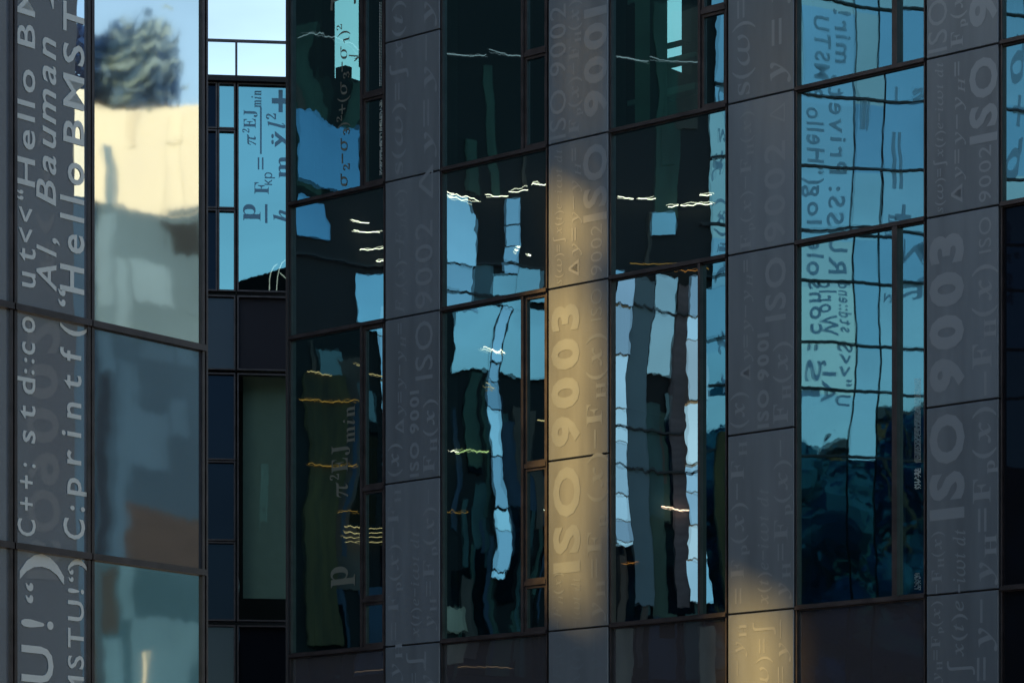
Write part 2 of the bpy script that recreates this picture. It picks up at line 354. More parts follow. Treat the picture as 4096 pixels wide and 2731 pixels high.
# windows of the main building: bays between the metal strips
bays = [(1162, 1541, 1451, 8), (1768, 2191, 2095, 8), (2443, 2909, 2802, 7), (3186, 3703, 3584, 14), (4006, 4560, 4480, 10)]
bands = [('D', 'B', 'vision'), ('B', 'A', 'spandrel'), ('A', 'T', 'vision'), ('E', 'D', 'low'), ('G', 'E', 'vision')]
SPLIT = {(0, 'A'): [380], (0, 'D'): [1952, 2398], (1, 'A'): [212], (1, 'D'): [1860, 2330], (2, 'A'): [40]}
WAVE = {(0, 'A'): dict(wave=1.6, tilt_z=0), }
PROP = {(0, 'A', 0): dict(wave=1.5, streak=1), (1, 'D', 0): dict(wave=1.0, streak=1), (2, 'D', 0): dict(wave=.7, streak=1), (0, 'D', 0): dict(wave=1.0, streak=.7), (1, 'B', 0): dict(wave=1.0, streak=.35), (1, 'D', 1): dict(streak=1), (0, 'D', 1): dict(streak=1), (2, 'D', 1): dict(streak=.3)}   # (bay, band, piece) -> tilt and bow of that pane
def put(name, mat, x0, x1, z0, z1, y, parent, **kw):
    mb = MB(); mb.quad((x0, y, z0), (x1, y, z0), (x1, y, z1), (x0, y, z1))
    d = dict(wave=.7, tilt_x=0.0, tilt_z=0.0, bow_x=0.0, bow_z=0.0, seed=random.uniform(0, 60)); d.update(kw)
    return mb.build(name, mat, parent, **d)
GT = {  # printed signs on the glass
 (0, 'A'): [("(σ_2−σ_3)^2+(σ_3−σ_1)^2", 1346,1401,95,775,'serif',-.004), ("}", 1322,1424,-60,30,'sans',0), ("√", 1395,1440,214,246,'sans',0)],
 (0, 'D'): [("π^2EJ", 1319,1400,1780,1990,'serif',0), ("min", 1372,1420,1625,1770,'serif',.0), ("p", 1322,1420,2263,2345,'serif',0)],
}
for bi, (x0, x1, xm, th) in enumerate(bays):
    a0, a1, am = MAIN.x(x0), MAIN.x(x1), MAIN.x(xm)
    hw = th*.5/475/.766*1.15
    for lo_, hi_, kind in bands:
        z0, z1 = zl[lo_]+.014, zl[hi_]-.014
        f = MB()
        e = .012
        f.box(a0, a0+e, -.01, .10, z0, z1); f.box(a1-e, a1, -.01, .10, z0, z1)
        f.box(a0, a1, -.028, .10, z1, z1+.028)             # transom above
        f.box(a0, a1, -.002, .09, z1-.010, z1); f.box(a0, a1, -.002, .09, z0, z0+.010)
        split = kind == 'vision' and lo_ != 'G'
        if split: f.box(am-hw, am+hw, -.022, .10, z0, z1-.0005)
        win = f.build("window", M['frame'], main)
        mat = M['glass'] if kind == 'vision' else M['spandrel'] if kind == 'spandrel' else M['spandrel_low']
        yv = .020; WV = dict(wave=(.75, .8, .7, .42, .5)[bi])
        key = (bi, lo_)
        if split:
            put("pane", M['glass_bright'] if key == (2, 'D') else M['rear_dark'] if key == (4, 'D') else mat, a0+e, am-hw, z0+.01, z1-.01, yv, win, **{**WV, **PROP.get((bi, lo_, 0), {})})
            zs = [z0+.01]+sorted(MAIN.at((xm+x1)/2, y)[1] for y in SPLIT.get(key, []))+[z1-.01]
            for i in range(len(zs)-1):
                q0, q1 = zs[i]+(.018 if i else 0), zs[i+1]-(.018 if i < len(zs)-2 else 0)
                put("side_pane", M['glass_dark'] if bi < 3 else mat, am+hw, a1-e, q0, q1, yv, win, **{**WV, **PROP.get((bi, lo_, 1+i), {})})
                if len(zs) > 2:
                    s = MB()
                    if i < len(zs)-2: s.box(am+hw, a1-e, -.016, .10, zs[i+1]-.018, zs[i+1]+.018)
                    b = .022
                    s.box(am+hw, am+hw+b, .0, .019, q0, q1); s.box(a1-e-b, a1-e, .0, .019, q0, q1)
                    s.box(am+hw+b, a1-e-b, .0, .019, q0, q0+b); s.box(am+hw+b, a1-e-b, .0, .019, q1-b, q1)
                    s.build("sash", M['frame'], win)
        else:
            put("pane", M['rear_dark'] if bi == 4 and kind == 'low' else mat, a0+e, a1-e, z0+.01, z1-.01, yv, win, **{**WV, **PROP.get((bi, lo_, 0), {})})
        if key in GT:
            for T in GT[key]:
                tx = MB(); style_text(tx, T, MAIN, .017); tx.build("lettering", M['letter_glass'], win)
def dots(px0, px1, py0, py1, nx, ny, win_z, skip=0.0, r_=.0028):
    mb = MB(); rnd = random.Random(3)
    for i in range(nx):
        for j in range(ny):
            if rnd.random() < skip: continue
            x = MAIN.x(px0+(px1-px0)*(i+.5)/nx, .017); z = MAIN.at((px0+px1)/2, py0+(py1-py0)*(j+.5)/ny, .017)[1]
            mb.quad((x-r_, .017, z-r_), (x+r_, .017, z-r_), (x+r_, .017, z+r_), (x-r_, .017, z+r_))
    return mb.build("dot_print", M['letter_pale'], main)
dots(1516, 1527, 8, 345, 2, 55, 0); dots(1518, 1532, 400, 700, 4, 60, 0, .3); dots(3657, 3683, 1512, 1850, 6, 66, 0, .1, .0018); dots(3657, 3683, 1872, 1955, 6, 16, 0, .5); dots(3657, 3683, 2290, 2360, 6, 14, 0, .5, .0018)
# corner post and the blind mass of the block
cp = MB(); cp.box(XL-.02, MAIN.x(1162), -.03, .3, .3, zl['T']+2.6); cp.build("corner_post", M['gasket'], main)
DB = 6.0
sh = MB()
for z in ('D', 'A'):
    t = zl['B']-zl['A'] if z == 'A' else -1.16
    ztop = zl[z] if z != 'T' else zl['T']+1.16
    sh.box(XL, XR, .11, DB-.25, (zl['B']+.05 if z == 'A' else zl['E']+.05 if z == 'D' else zl['T']+.05), (zl['A']-.05 if z == 'A' else zl['D']-.05 if z == 'D' else ztop))
sh.build("floor_slab", M['slab'], main)
# back wall with window openings that show the sky through the top floor
def wall_holes(mb, x0, x1, z0, z1, y0, y1, holes):
    xs = sorted({x0, x1, *[h[0] for h in holes], *[h[1] for h in holes]}); zs = sorted({z0, z1, *[h[2] for h in holes], *[h[3] for h in holes]})
    xs = [x for x in xs if x0 <= x <= x1]; zs = [z for z in zs if z0 <= z <= z1]
    for i in range(len(xs)-1):
        run = None
        for j in range(len(zs)-1):
            cx, cz = (xs[i]+xs[i+1])/2, (zs[j]+zs[j+1])/2
            hole = any(h[0] < cx < h[1] and h[2] < cz < h[3] for h in holes)
            if not hole:
                run = (run[0], zs[j+1]) if run else (zs[j], zs[j+1])
            if (hole or j == len(zs)-2) and run:
                mb.box(xs[i], xs[i+1], y0, y1, run[0], run[1]); run = None
def end_hit(px, py):                                      # photo pixel -> (local y, z) on the left end wall
    d = Vector(((px-CX)/F, 1)); n = MAIN.t; q = MAIN.p+MAIN.t*XL
    k = q.dot(n)/d.dot(n); P = d*k
    return (P-MAIN.p).dot(MAIN.n), HC+k*(YH-py)/F
hol = []
for (q0, q1, y0, y1) in [(1306, 1441, -150, 176), (1306, 1441, 182, 256), (1306, 1349, 270, 322), (1374, 1450, 270, 322), (2518, 2733, -150, 232)]:
    u0, za = end_hit(q0, y1); u1, zb = end_hit(q1, y0); hol.append((u0, u1, za, min(zb, zl['T']+2.4)))
bh = []
for (q0, q1, y0, y1) in [(3345, 3362, 115, 300), (3345, 3580, 92, 116), (3512, 3580, 14, 34)]:
    u0, za = MAIN.at(q0, y1, DB); u1, zb = MAIN.at(q1, y0, DB); bh.append((u0, u1, za, zb))
bw = MB(); wall_holes(bw, XL, XR+6, .3, zl['T']+2.6, DB, DB+.25, bh); bw.build("back_wall", M['dark'], main)
ew = MB(); wall_holes(ew, .3, DB+.25, .3, zl['T']+2.6, XL-.02, XL+.1, hol); ew.v = [(b_, a_, c_) for a_, b_, c_ in ew.v]; ew.f = [tuple(reversed(q)) for q in ew.f]; ew.build("end_wall", M['charcoal'], main)
ew = MB(); ew.box(XR, XR+.2, .0, DB, .3, zl['T']+2.6); ew.build("end_wall", M['charcoal'], main)
rf = MB(); rf.box(XL-.02, XR+.2, -.03, DB+.25, zl['T']+2.6, zl['T']+2.9); rf.build("roof", M['charcoal'], main)
# steel column and beams standing behind the top window of the third bay
st = MB()
c0, c1 = MAIN.x(2540, 2.2), MAIN.x(2600, 2.2); st.box(c0, c1, 2.2, 2.45, zl['A'], zl['T'])
st.build("steel_column", M['steel_teal'], main)
for (q0, q1, yy0, yy1) in [(2520, 2690, -20, 8), (2598, 2735, 165, 198), (2598, 2790, 232, 258), (2520, 2672, 394, 408), (2598, 2790, 360, 378)]:
    u0, za = MAIN.at(q0, yy1, 2.5); u1, zb = MAIN.at(q1, yy0, 2.5); bb = MB(); bb.box(u0, u1, 2.46, 2.6, za, zb); bb.build("steel_beam", M['steel_teal'], main)

# ------------------------------------------------------------------ left building
left = empty("code_building", origin(LEFT), LEFT.rz, "glass building at the left with programming greetings in pale letters beside a bright pane", "building")
lz1 = LEFT.at(435, 1310)[1]; lz2 = LEFT.at(435, 2236)[1]
LXE = LEFT.x(821)
lzt = 9.0
lb = [(-700, 44), (58, 355), (367, 812)]
lev = [(.3, lz2), (lz2, lz1), (lz1, lzt)]
LT = [("Hello BM", 69,141,-60,742,0,.20,0), ("<<“", 64,130,762,968,0,.25,0), ("ut", 76,143,993,1148,0,.3,0), ("co", 88,141,1266,1418,0,.3,0), ("::", 97,138,1433,1496,0,.2,0), ("std", 67,142,1509,1768,0,.3,0), ("C++:", 70,143,1851,2143,0,.32,0),
      ("Bauman", 145,225,150,816,.16,.16,0), ("4", 190,226,-60,36,0,.1,0), ("Al,", 146,240,947,1160,.16,.22,0),
      ("BMST", 252,338,15,575,0,.22,0), ("Hello", 240,338,648,1170,0,.30,0), ("“", 232,262,1155,1225,0,.1,0), ("printf(", 240,352,1300,1978,0,.34,0), ("C:", 253,340,2022,2156,0,.25,0),
      (")", 79,256,2214,2326,0,.1,0), ("“", 102,133,2329,2411,0,.1,0), ("U!", 84,214,2477,2728,0,.3,0), ("MSTU!", 271,336,2353,2790,0,.22,0), ("“", 274,294,2276,2326,0,.1,0), (")", 272,352,2234,2285,0,.1,0)]
for bi, (x0, x1) in enumerate(lb):
    a0, a1 = LEFT.x(x0), LEFT.x(x1)
    for li, (q0, q1) in enumerate(lev):
        f = MB(); z0, z1 = q0+.016, q1-.016
        f.box(a0-.006, a0+.012, -.008, .10, z0, z1); f.box(a1-.012, a1+.006, -.008, .10, z0, z1)
        f.box(a0-.006, a1+.006, -.02, .10, z1, z1+.032)
        win = f.build("window", M['frame'], left)
        mat = M['pale'] if (bi == 2 and li != 1) else M['pale_sp'] if bi == 2 else M['pale_text']
        kw = dict(wave=1.3 if bi == 2 else .35)
        put("pane", mat, a0+.012, a1-.012, z0, z1, .006, win, **kw)
        if bi == 1:
            for (t, u0, u1, y0, y1, sl, gp, st_) in LT:
                z = LEFT.at((u0+u1)/2, (y0+y1)/2)[1]
                if q0 <= z < q1:
                    tx = MB(); text_on(tx, t, LEFT, u0, u1, y0, y1, .002, 'sans', .012, sl, gp); tx.build("lettering", M['letter_pale'], win)
LD = 2.4
b = MB(); x0 = LEFT.x(-700)
b.box(x0, LXE-.02, LD-.2, LD, .3, lzt); b.build("back_wall", M['charcoal'], left)
b = MB(); b.box(x0, LXE-.02, .11, LD-.21, lz2+.04, lz1-.04); b.build("floor_slab", M['slab'], left)
b = MB(); b.box(LXE, LXE+.012, -.009, LD, .3, lzt); b.build("end_wall", M['frame'], left)
b = MB(); b.box(x0-.2, x0-.01, -.03, LD, .3, lzt); b.build("end_wall", M['frame'], left)
b = MB(); b.box(x0-.2, LXE+.012, -.05, LD+.05, lzt+.034, lzt+.3); b.build("roof", M['charcoal'], left)
b = MB(); u0, u1 = LEFT.x(225, .5), LEFT.x(700, .5)
# ------------------------------------------------------------------ rear building in the gap
rear = empty("rear_building", origin(REAR), REAR.rz, "low dark glass building in the gap with a glass parapet under the sky", "building")
rx0, rxm, rx1, rxl = REAR.x(700), REAR.x(945), REAR.x(1300), REAR.x(-500)
def rz_(y): return REAR.at(990, y)[1]
roof_z = rz_(312)
def rear_win(x0, x1, y0, y1, mat, name="window", **kw):
    z0, z1 = rz_(y1), rz_(y0); f = MB(); e = .02
    f.box(x0, x0+e, -.03, .1, z0, z1); f.box(x1-e, x1, -.03, .1, z0, z1); f.box(x0+e, x1-e, -.03, .1, z0, z0+e); f.box(x0+e, x1-e, -.03, .1, z1-e, z1)
    wn_ = f.build(name, M['frame'], rear); put("pane", mat, x0+e, x1-e, z0+e, z1-e, .03, wn_, **kw); return wn_
for (y0, y1, m_) in [(335, 520, 'rear'), (524, 838, 'rear'), (842, 1168, 'rear'), (1184, 1482, 'spandrel_low'), (1494, 1842, 'rear'), (1846, 2164, 'rear'), (2168, 2484, 'rear'), (2500, 2800, 'spandrel_low')]:
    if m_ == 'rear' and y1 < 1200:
        rear_win(rx0, REAR.x(872)-.01, y0, y1, M['rear_dark']); rear_win(REAR.x(872), rxm-.012, y0, y1, M['rear'], wave=.5)  # dark strip paints the left building's reflection in as a separate pane
    else: rear_win(rx0, rxm-.012, y0, y1, M['rear_dark'] if m_ == 'rear' else M['rear_sp'], wave=.5)
wt = rear_win(rxm+.012, rx1, 335, 1168, M['rear'], wave=.6)
for T in [("π^2EJ", 969,1030,440,580,'serif',0), ("min", 1005,1046,362,430,'serif',0), ("l^2", 1064,1142,455,512,'serif',0), ("=", 1031,1054,630,678,'sans',0), ("F", 1018,1075,730,776,'serif',0), ("кр", 1058,1100,690,740,'sans',0), ("+", 1087,1158,360,449,'sans',.02), ("ÿ", 1085,1156,525,590,'sans',.02), ("m", 1114,1160,625,712,'serif',0), ("p", 972,1042,817,882,'serif',0), ("−", 1060,1070,817,892,'sans',0), ("h", 1092,1160,838,890,'serif',0)]:
    tx = MB(); style_text(tx, T, REAR, .026); tx.build("lettering", M['letter_rear'], wt)
tx = MB(); u0, za = REAR.at(1040, 616, .026); u1, zb = REAR.at(1047, 430, .026); tx.quad((u0, .026, za), (u1, .026, za), (u1, .026, zb), (u0, .026, zb))
tx.build("lettering", M['letter_rear'], wt)
rear_win(rxm+.012, rx1, 1184, 1482, M['rear_sp']); rear_win(rxm+.012, rx1, 1494, 2484, M['rear_low'], wave=.5); rear_win(rxm+.012, rx1, 2500, 2800, M['rear_dark'])
b = MB(); b.box(rxl, rx1+.2, .0, 5, .3, rz_(2805)); b.box(rx0-.2, rx1+.2, 1.4, 5, rz_(2805), roof_z); b.box(rxl, rx0-.201, 0, 5, rz_(2805), roof_z); b.build("wall", M['dark'], rear)
b = MB(); b.box(rxl-.1, rx1+.2, -.10, 5, roof_z-.07, roof_z+.0); b.build("roof", M['charcoal'], rear)
b = MB(); b.box(rx0, rx1, .1, 1.39, rz_(1484), rz_(1180)); b.build("floor_slab", M['slab'], rear)
zp = rz_(168)
b = MB(); b.box(rx0, rx1, -.05, -.01, zp-.02, zp+.012); b.box(rxm-.015, rxm+.015, -.05, -.01, roof_z, zp-.02); b.build("parapet_rail", M['frame'], rear)
clear = bpy.data.materials.new("clear_glass"); clear.use_nodes = True; nt = clear.node_tree; nt.nodes.clear(); out = nt.nodes.new("ShaderNodeOutputMaterial")
t_ = nt.nodes.new("ShaderNodeBsdfTransparent"); t_.inputs[0].default_value = (.93, .97, .98, 1); g_ = nt.nodes.new("ShaderNodeBsdfGlossy"); g_.inputs[1].default_value = .0; mx = nt.nodes.new("ShaderNodeMixShader"); mx.inputs[0].default_value = .04
nt.links.new(t_.outputs[0], mx.inputs[1]); nt.links.new(g_.outputs[0], mx.inputs[2]); nt.links.new(mx.outputs[0], out.inputs[0])
for u0, u1 in ((rx0, rxm-.015), (rxm+.015, rx1)):
    b = MB(); b.quad((u0, -.03, roof_z), (u1, -.03, roof_z), (u1, -.03, zp-.02), (u0, -.03, zp-.02)); b.build("parapet_pane", clear, rear)
# blind behind the lower rear window
u0, za = REAR.at(972, 2392, .35); u1, zb = REAR.at(1260, 1500, .35)
b = MB(); b.box(u0, u1, .34, .36, za, zb); o = b.build("roller_blind", M['blind'], None); o.location = origin(REAR); o.rotation_euler = (0, 0, REAR.rz)
tag(o, "grey green roller blind drawn down inside the lower window of the rear building", "blind")

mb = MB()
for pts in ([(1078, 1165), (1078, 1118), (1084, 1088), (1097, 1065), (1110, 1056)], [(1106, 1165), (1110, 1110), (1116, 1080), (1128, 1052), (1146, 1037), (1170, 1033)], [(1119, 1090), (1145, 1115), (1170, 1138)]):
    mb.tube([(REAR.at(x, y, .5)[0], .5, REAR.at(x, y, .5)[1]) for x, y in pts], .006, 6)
o = mb.build("arched_tubes", M['tube']); o.location = origin(REAR); o.rotation_euler = (0, 0, REAR.rz)  # metal arcs; their bright highlights are put in as a glow
tag(o, "thin arched tubes, highlights painted as glow, behind the lowest corner of the lettered rear window", "lamp")
# ------------------------------------------------------------------ the west wing, met only in the reflections of the office block
west = empty("west_wing", origin(WEST), WEST.rz, "tall dark building with glass strips, mirrored in the office block's windows", "building")
def wcell(name, mat, x0, x1, y0, y1, proud=.05, lean=0.0, tilt=0.0):     # overview pixels of the reflection
    k = 4096/2352
    pts = [MAIN.mirror(x*k, y*k, WEST) for x in (x0, x1) for y in (y0, y1)]; us = [p[0] for p in pts]
    z1, z0 = (pts[0][1]+pts[2][1])/2, (pts[1][1]+pts[3][1])/2; lo_, hi_ = min(us), max(us)
    mb = MB(); mb.box(lo_, hi_, -proud, 0, z0, z1)
    if lean: mb.v = [(x, y-(lean*(z1-z) if y < -.001 else 0), z) for x, y, z in mb.v]
    return mb.build(name, mat, west, wave=.8, tilt_x=random.uniform(-1, 1)*tilt, tilt_z=random.uniform(-1, 1)*tilt, bow_x=0.0, bow_z=0.0, seed=random.uniform(0, 60))
b = MB(); b.box(-13, 26, .001, 8, 0, 18.2); b.build("wall", M['charcoal'], west)
CELLS = [
 # third bay's right strip, fourth and fifth bays: the glass wing with code
 ('glass_strip', 'codeglass', 1634, 1671, -60, 606), ('glass_strip', 'codeglass', 1610, 1671, 606, 1620),
 ('glass_strip', 'codeglass', 1672, 1826, -60, 1620),
 ('glass_strip', 'codeglass', 1827, 1945.5, -60, 1620), ('glass_strip', 'codeglass', 1950, 2004.5, -60, 1620), ('glass_strip', 'codeglass', 2009, 2160, -60, 1620),
 ('glass_strip', 'codeglass', 2166, 2360, -60, 1620), ('glass_strip', 'codeglass', 2366, 2600, -60, 1620),
 # first bay
 ('window', 'codeglass_blue', 678, 815, 275, 440), ('window', 'codeglass_blue', 680, 742, 478, 556), ('window', 'codeglass_deep', 806, 878, 626, 742), ('sky_mirror', 'bright', 864, 880, 700, 1108),
 # second bay
 ('sky_mirror', 'bright', 1012, 1070, 455, 720), ('sky_mirror', 'bright', 1150, 1194, 450, 622), ('grey_panel', 'greypanel', 1072, 1120, 596, 706), ('window', 'codeglass', 1121, 1196, 624, 706), ('window', 'codeglass', 1197, 1258, 606, 690),
 ('window', 'codeglass', 1014, 1128, 708, 858), ('window', 'codeglass', 1166, 1262, 708, 860), ('sky_mirror', 'bright', 1132, 1161, 708, 1320),
 # third bay
 ('window', 'codeglass', 1494, 1556, 474, 530), ('sky_mirror', 'bright', 1400, 1440, 612, 1260), ('grey_panel', 'greypanel', 1442, 1492, 640, 1400), ('window', 'codeglass', 1494, 1544, 620, 860), ('brick_pier', 'brick', 1548, 1578, 640, 1400), ('sky_mirror', 'white_mirror', 1576, 1612, 620, 1390),
 ('olive_panel', 'olive', 1645, 1670, 1000, 1410), ('olive_panel', 'olive', 690, 780, 860, 1480), ('pale_panel', 'beige', 1012, 1062, 1385, 1442), ('pale_panel', 'beige', 1012, 1056, 1462, 1530), ('pale_panel', 'beige', 1400, 1452, 1445, 1610), ('pale_panel', 'beige', 1595, 1632, 1440, 1610),
]
YS = [-60, 20, 235, 402, 545, 655, 800, 905, 1060, 1620]
for nm, mt, x0, x1, y0, y1 in CELLS:
    if nm == 'glass_strip':
        for q0, q1 in zip(YS[:-1], YS[1:]):
            if q0 >= y0-40 and q1 <= y1+60:
                wcell(nm, M[random.choice(('codeglass', 'codeglass', 'codeglass_pale', 'codeglass_deep'))], x0, x1, q0, q1, .06, 0, .012)
    elif mt in ('bright', 'white_mirror'):  # mirrors added to stand in for gaps of open sky
        yy = y0
        while yy < y1:
            ny = min(y1, yy+random.uniform(45, 150)); wcell(nm, M[random.choice((mt, mt, 'bright', 'greyer'))], x0, x1, yy, ny, .065, random.uniform(.06, .13)); yy = ny
    else: wcell(nm, M[mt], x0, x1, y0, y1, .065 if mt != 'olive' else .12)
rw = random.Random(11)
for x0, x1, y0, y1, n in [(690, 884, 760, 1560, 26), (1014, 1262, 860, 1560, 34), (1400, 1610, 860, 1560, 30), (668, 884, -40, 460, 3), (1012, 1262, -40, 440, 3), (1400, 1630, -40, 600, 4), (1612, 1672, 950, 1560, 6)]:
    for _ in range(n):
        wd = rw.choice((8, 12, 20, 34, 60)); xx = rw.uniform(x0, max(x0+1, x1-wd)); yy = rw.uniform(y0, y1-100); hh = rw.uniform(80, 520)
        wcell("facade_panel", M[rw.choice(('dim_teal', 'dim_brown', 'dim_blue', 'dim_glass', 'dim_glass', 'dim_green') if y0 > 0 else ('dim_brown', 'dim_green'))], xx, xx+wd, yy, min(y1, yy+hh), rw.uniform(.01, .05), 0, .03)
# dark transoms of the code wing
for (x0, x1, y) in [(1634, 2600, 20), (1634, 2600, 235), (1634, 2600, 402), (1612, 2600, 545), (1612, 2600, 655), (1612, 2600, 800), (1612, 2600, 905), (1612, 2600, 1060), (1010, 1262, 600), (1010, 1262, 668), (1400, 1610, 705), (1400, 1610, 990), (1400, 1610, 1080), (640, 884, 600)]:
    wcell("transom", M['gasket'], x0, x1, y-2.6, y+2.6, .10)
tx = MB(); k_ = 4096/2352
def wtext(text, x0, x1, y0, y1, style='sans', bold=.0):
    ua, zb = MAIN.mirror(x0*k_, y1*k_, WEST); ub, zt = MAIN.mirror(x1*k_, y0*k_, WEST)
    text_on(tx, text, None, 0, 0, 0, 0, -.064, style, bold, 0, .16, place=(min(ua, ub), max(ua, ub), zb, zt))
for T in [("(“Hello BMSTU", 1838,1884,38,425), ("console.log", 1836,1884,430,765), ("JS:", 1836,1876,790,925), ("RUSS: Privet, mir!", 1888,1934,20,622), ("World", 1868,1908,640,770), ("std::endl", 1912,1940,640,762), ("U!“<<S", 1908,1940,790,930), ("Al,", 1874,1908,830,925),
          ("−", 2030,2038,190,225), ("=", 2028,2050,300,440), ("+", 2036,2072,480,540), ("i", 1958,1975,215,300), ("h", 2075,2118,200,230), ("m", 2022,2040,505,540), ("π", 2066,2118,640,690), ("∑", 2066,2118,560,610), ("2", 2020,2040,668,690), ("f", 1640,1668,590,640), ("k x", 1642,1668,760,900), ("x^2", 1642,1668,300,420), ("y=", 1640,1666,100,240), ("F(x)", 1640,1668,460,580), ("−=y", 2180,2240,100,420), ("min", 2250,2330,500,700), ("σ+σ", 2310,2350,80,420), ("ISO", 815,868,640,735), ("J", 700,735,485,550), ("x+z", 1582,1605,640,800), ("=x(σ", 1582,1606,900,1320), ("F(x)+", 1404,1436,640,1200)]:
    wtext(T[0], *T[1:5], 'serif' if T[0] in ('h', 'm', 'π', 'f', 'k x', 'x^2', 'y=', 'F(x)', 'min', 'σ+σ') else 'sans', .016)
tx.build("lettering", M['ink'], west)
# added, unseen screen: keeps the sun off the court, slots shaped for gold patches
SZ0, SZ1 = 18.2, 33.0
def sun_to_west(px, py):
    lx, z = MAIN.at(px*k_, py*k_); P = MAIN.world(lx, 0, z); m = Vector((WEST.n.x, WEST.n.y, 0)); o3 = Vector((WEST.p.x, WEST.p.y, 0))
    kk = (o3-P).dot(m)/SUN.dot(m); q = P+SUN*kk
    return (Vector((q.x, q.y))-WEST.p).dot(WEST.t), q.z
slots = []
for (x0, x1, y0, y1) in [(1258, 1380, 478, 540), (1246, 1372, 660, 1356), (1372, 1392, 760, 1180), (1322, 1350, 380, 430), (1330, 1352, 20, 300), (1680, 1834, 1415, 1800), (1756, 1762, 1120, 1440), (1290, 1330, 530, 662), (1778, 1800, 10, 330), (1735, 1740, 1090, 1330), (1745, 1752, 930, 1230), (1200, 1262, 900, 915)]:
    ua, za = sun_to_west(x0, y1); ub, zb = sun_to_west(x1, y0); slots.append((min(ua, ub), max(ua, ub), za, zb))
b = MB(); wall_holes(b, -13, 26, SZ0, SZ1, .0, .15, slots); b.build("added_sun_screen", M['charcoal'], west)

# lamps on the west wing
LAMPS = [(1016, 1120, 128, 2.2, 'faint'), (1124, 1204, 122, 2.0, 'faint'), (1403, 1480, 134, 2.4, 'faint'), (1482, 1606, 128, 2.0, 'faint'), (700, 828, 106, 1.6, 'faint'),   # x0, x1, y, thickness, material
 (1012, 1040, 452, 1.0, 'lamp'), (1032, 1082, 456, 1.3, 'lamp'), (1094, 1152, 442, 1.4, 'lamp'), (1154, 1205, 434, 1.3, 'lamp'), (1212, 1258, 430, 1.2, 'lamp'), (1090, 1170, 810, 1.3, 'lamp'),
 (800, 840, 506, 1.2, 'lamp'), (802, 862, 528, 1.6, 'lamp'), (812, 880, 566, 1.0, 'lamp'), (850, 882, 598, 1.6, 'lamp'), (1404, 1440, 436, 1.6, 'lamp'), (1450, 1500, 436, 1.6, 'lamp'), (1610, 1636, 452, 1.4, 'lamp'), (1532, 1562, 464, 1.4, 'lamp'), (1568, 1636, 467, 1.6, 'lamp'),
 (1450, 1620, 600, .7, 'amber'), (680, 800, 921, 2.0, 'amber'), (680, 806, 1067, 2.2, 'amber'), (1516, 1572, 1163, 1.5, 'lamp'), (1032, 1120, 1044, 3.6, 'green'), (1018, 1040, 1040, 1.2, 'lamp'), (1216, 1256, 1163, 1.8, 'lamp'), (1018, 1075, 1177, 1.0, 'amber'),
 (800, 884, 1210, 1.2, 'goldlamp'), (800, 884, 1221, 1.4, 'goldlamp'), (795, 884, 1231, 1.0, 'goldlamp'), (800, 884, 1242, 1.0, 'goldlamp'), (695, 745, 858, 1.2, 'goldlamp'), (808, 880, 848, 1.6, 'goldlamp'), (780, 830, 1178, .8, 'amber'), (1120, 1150, 896, 2.0, 'goldlamp'), (1222, 1250, 955, 4.5, 'goldlamp'), (1180, 1190, 572, 5, 'lamp'), (1222, 1232, 581, 5, 'lamp'),
 (1405, 1450, 1304, 1.2, 'amber'), (1040, 1170, 1540, .9, 'goldlamp'), (820, 884, 1552, .9, 'goldlamp')]
for i, (x0, x1, y, th, mt) in enumerate(LAMPS):
    ua, z = MAIN.mirror(x0*k_, y*k_, WEST); ub, z2 = MAIN.mirror(x1*k_, y*k_, WEST); hz = th*.22/150
    mb = MB(); mb.box(min(ua, ub), max(ua, ub), -.16, -.13, z-hz, z+hz); o = mb.build("linear_lamp", M[mt], west)

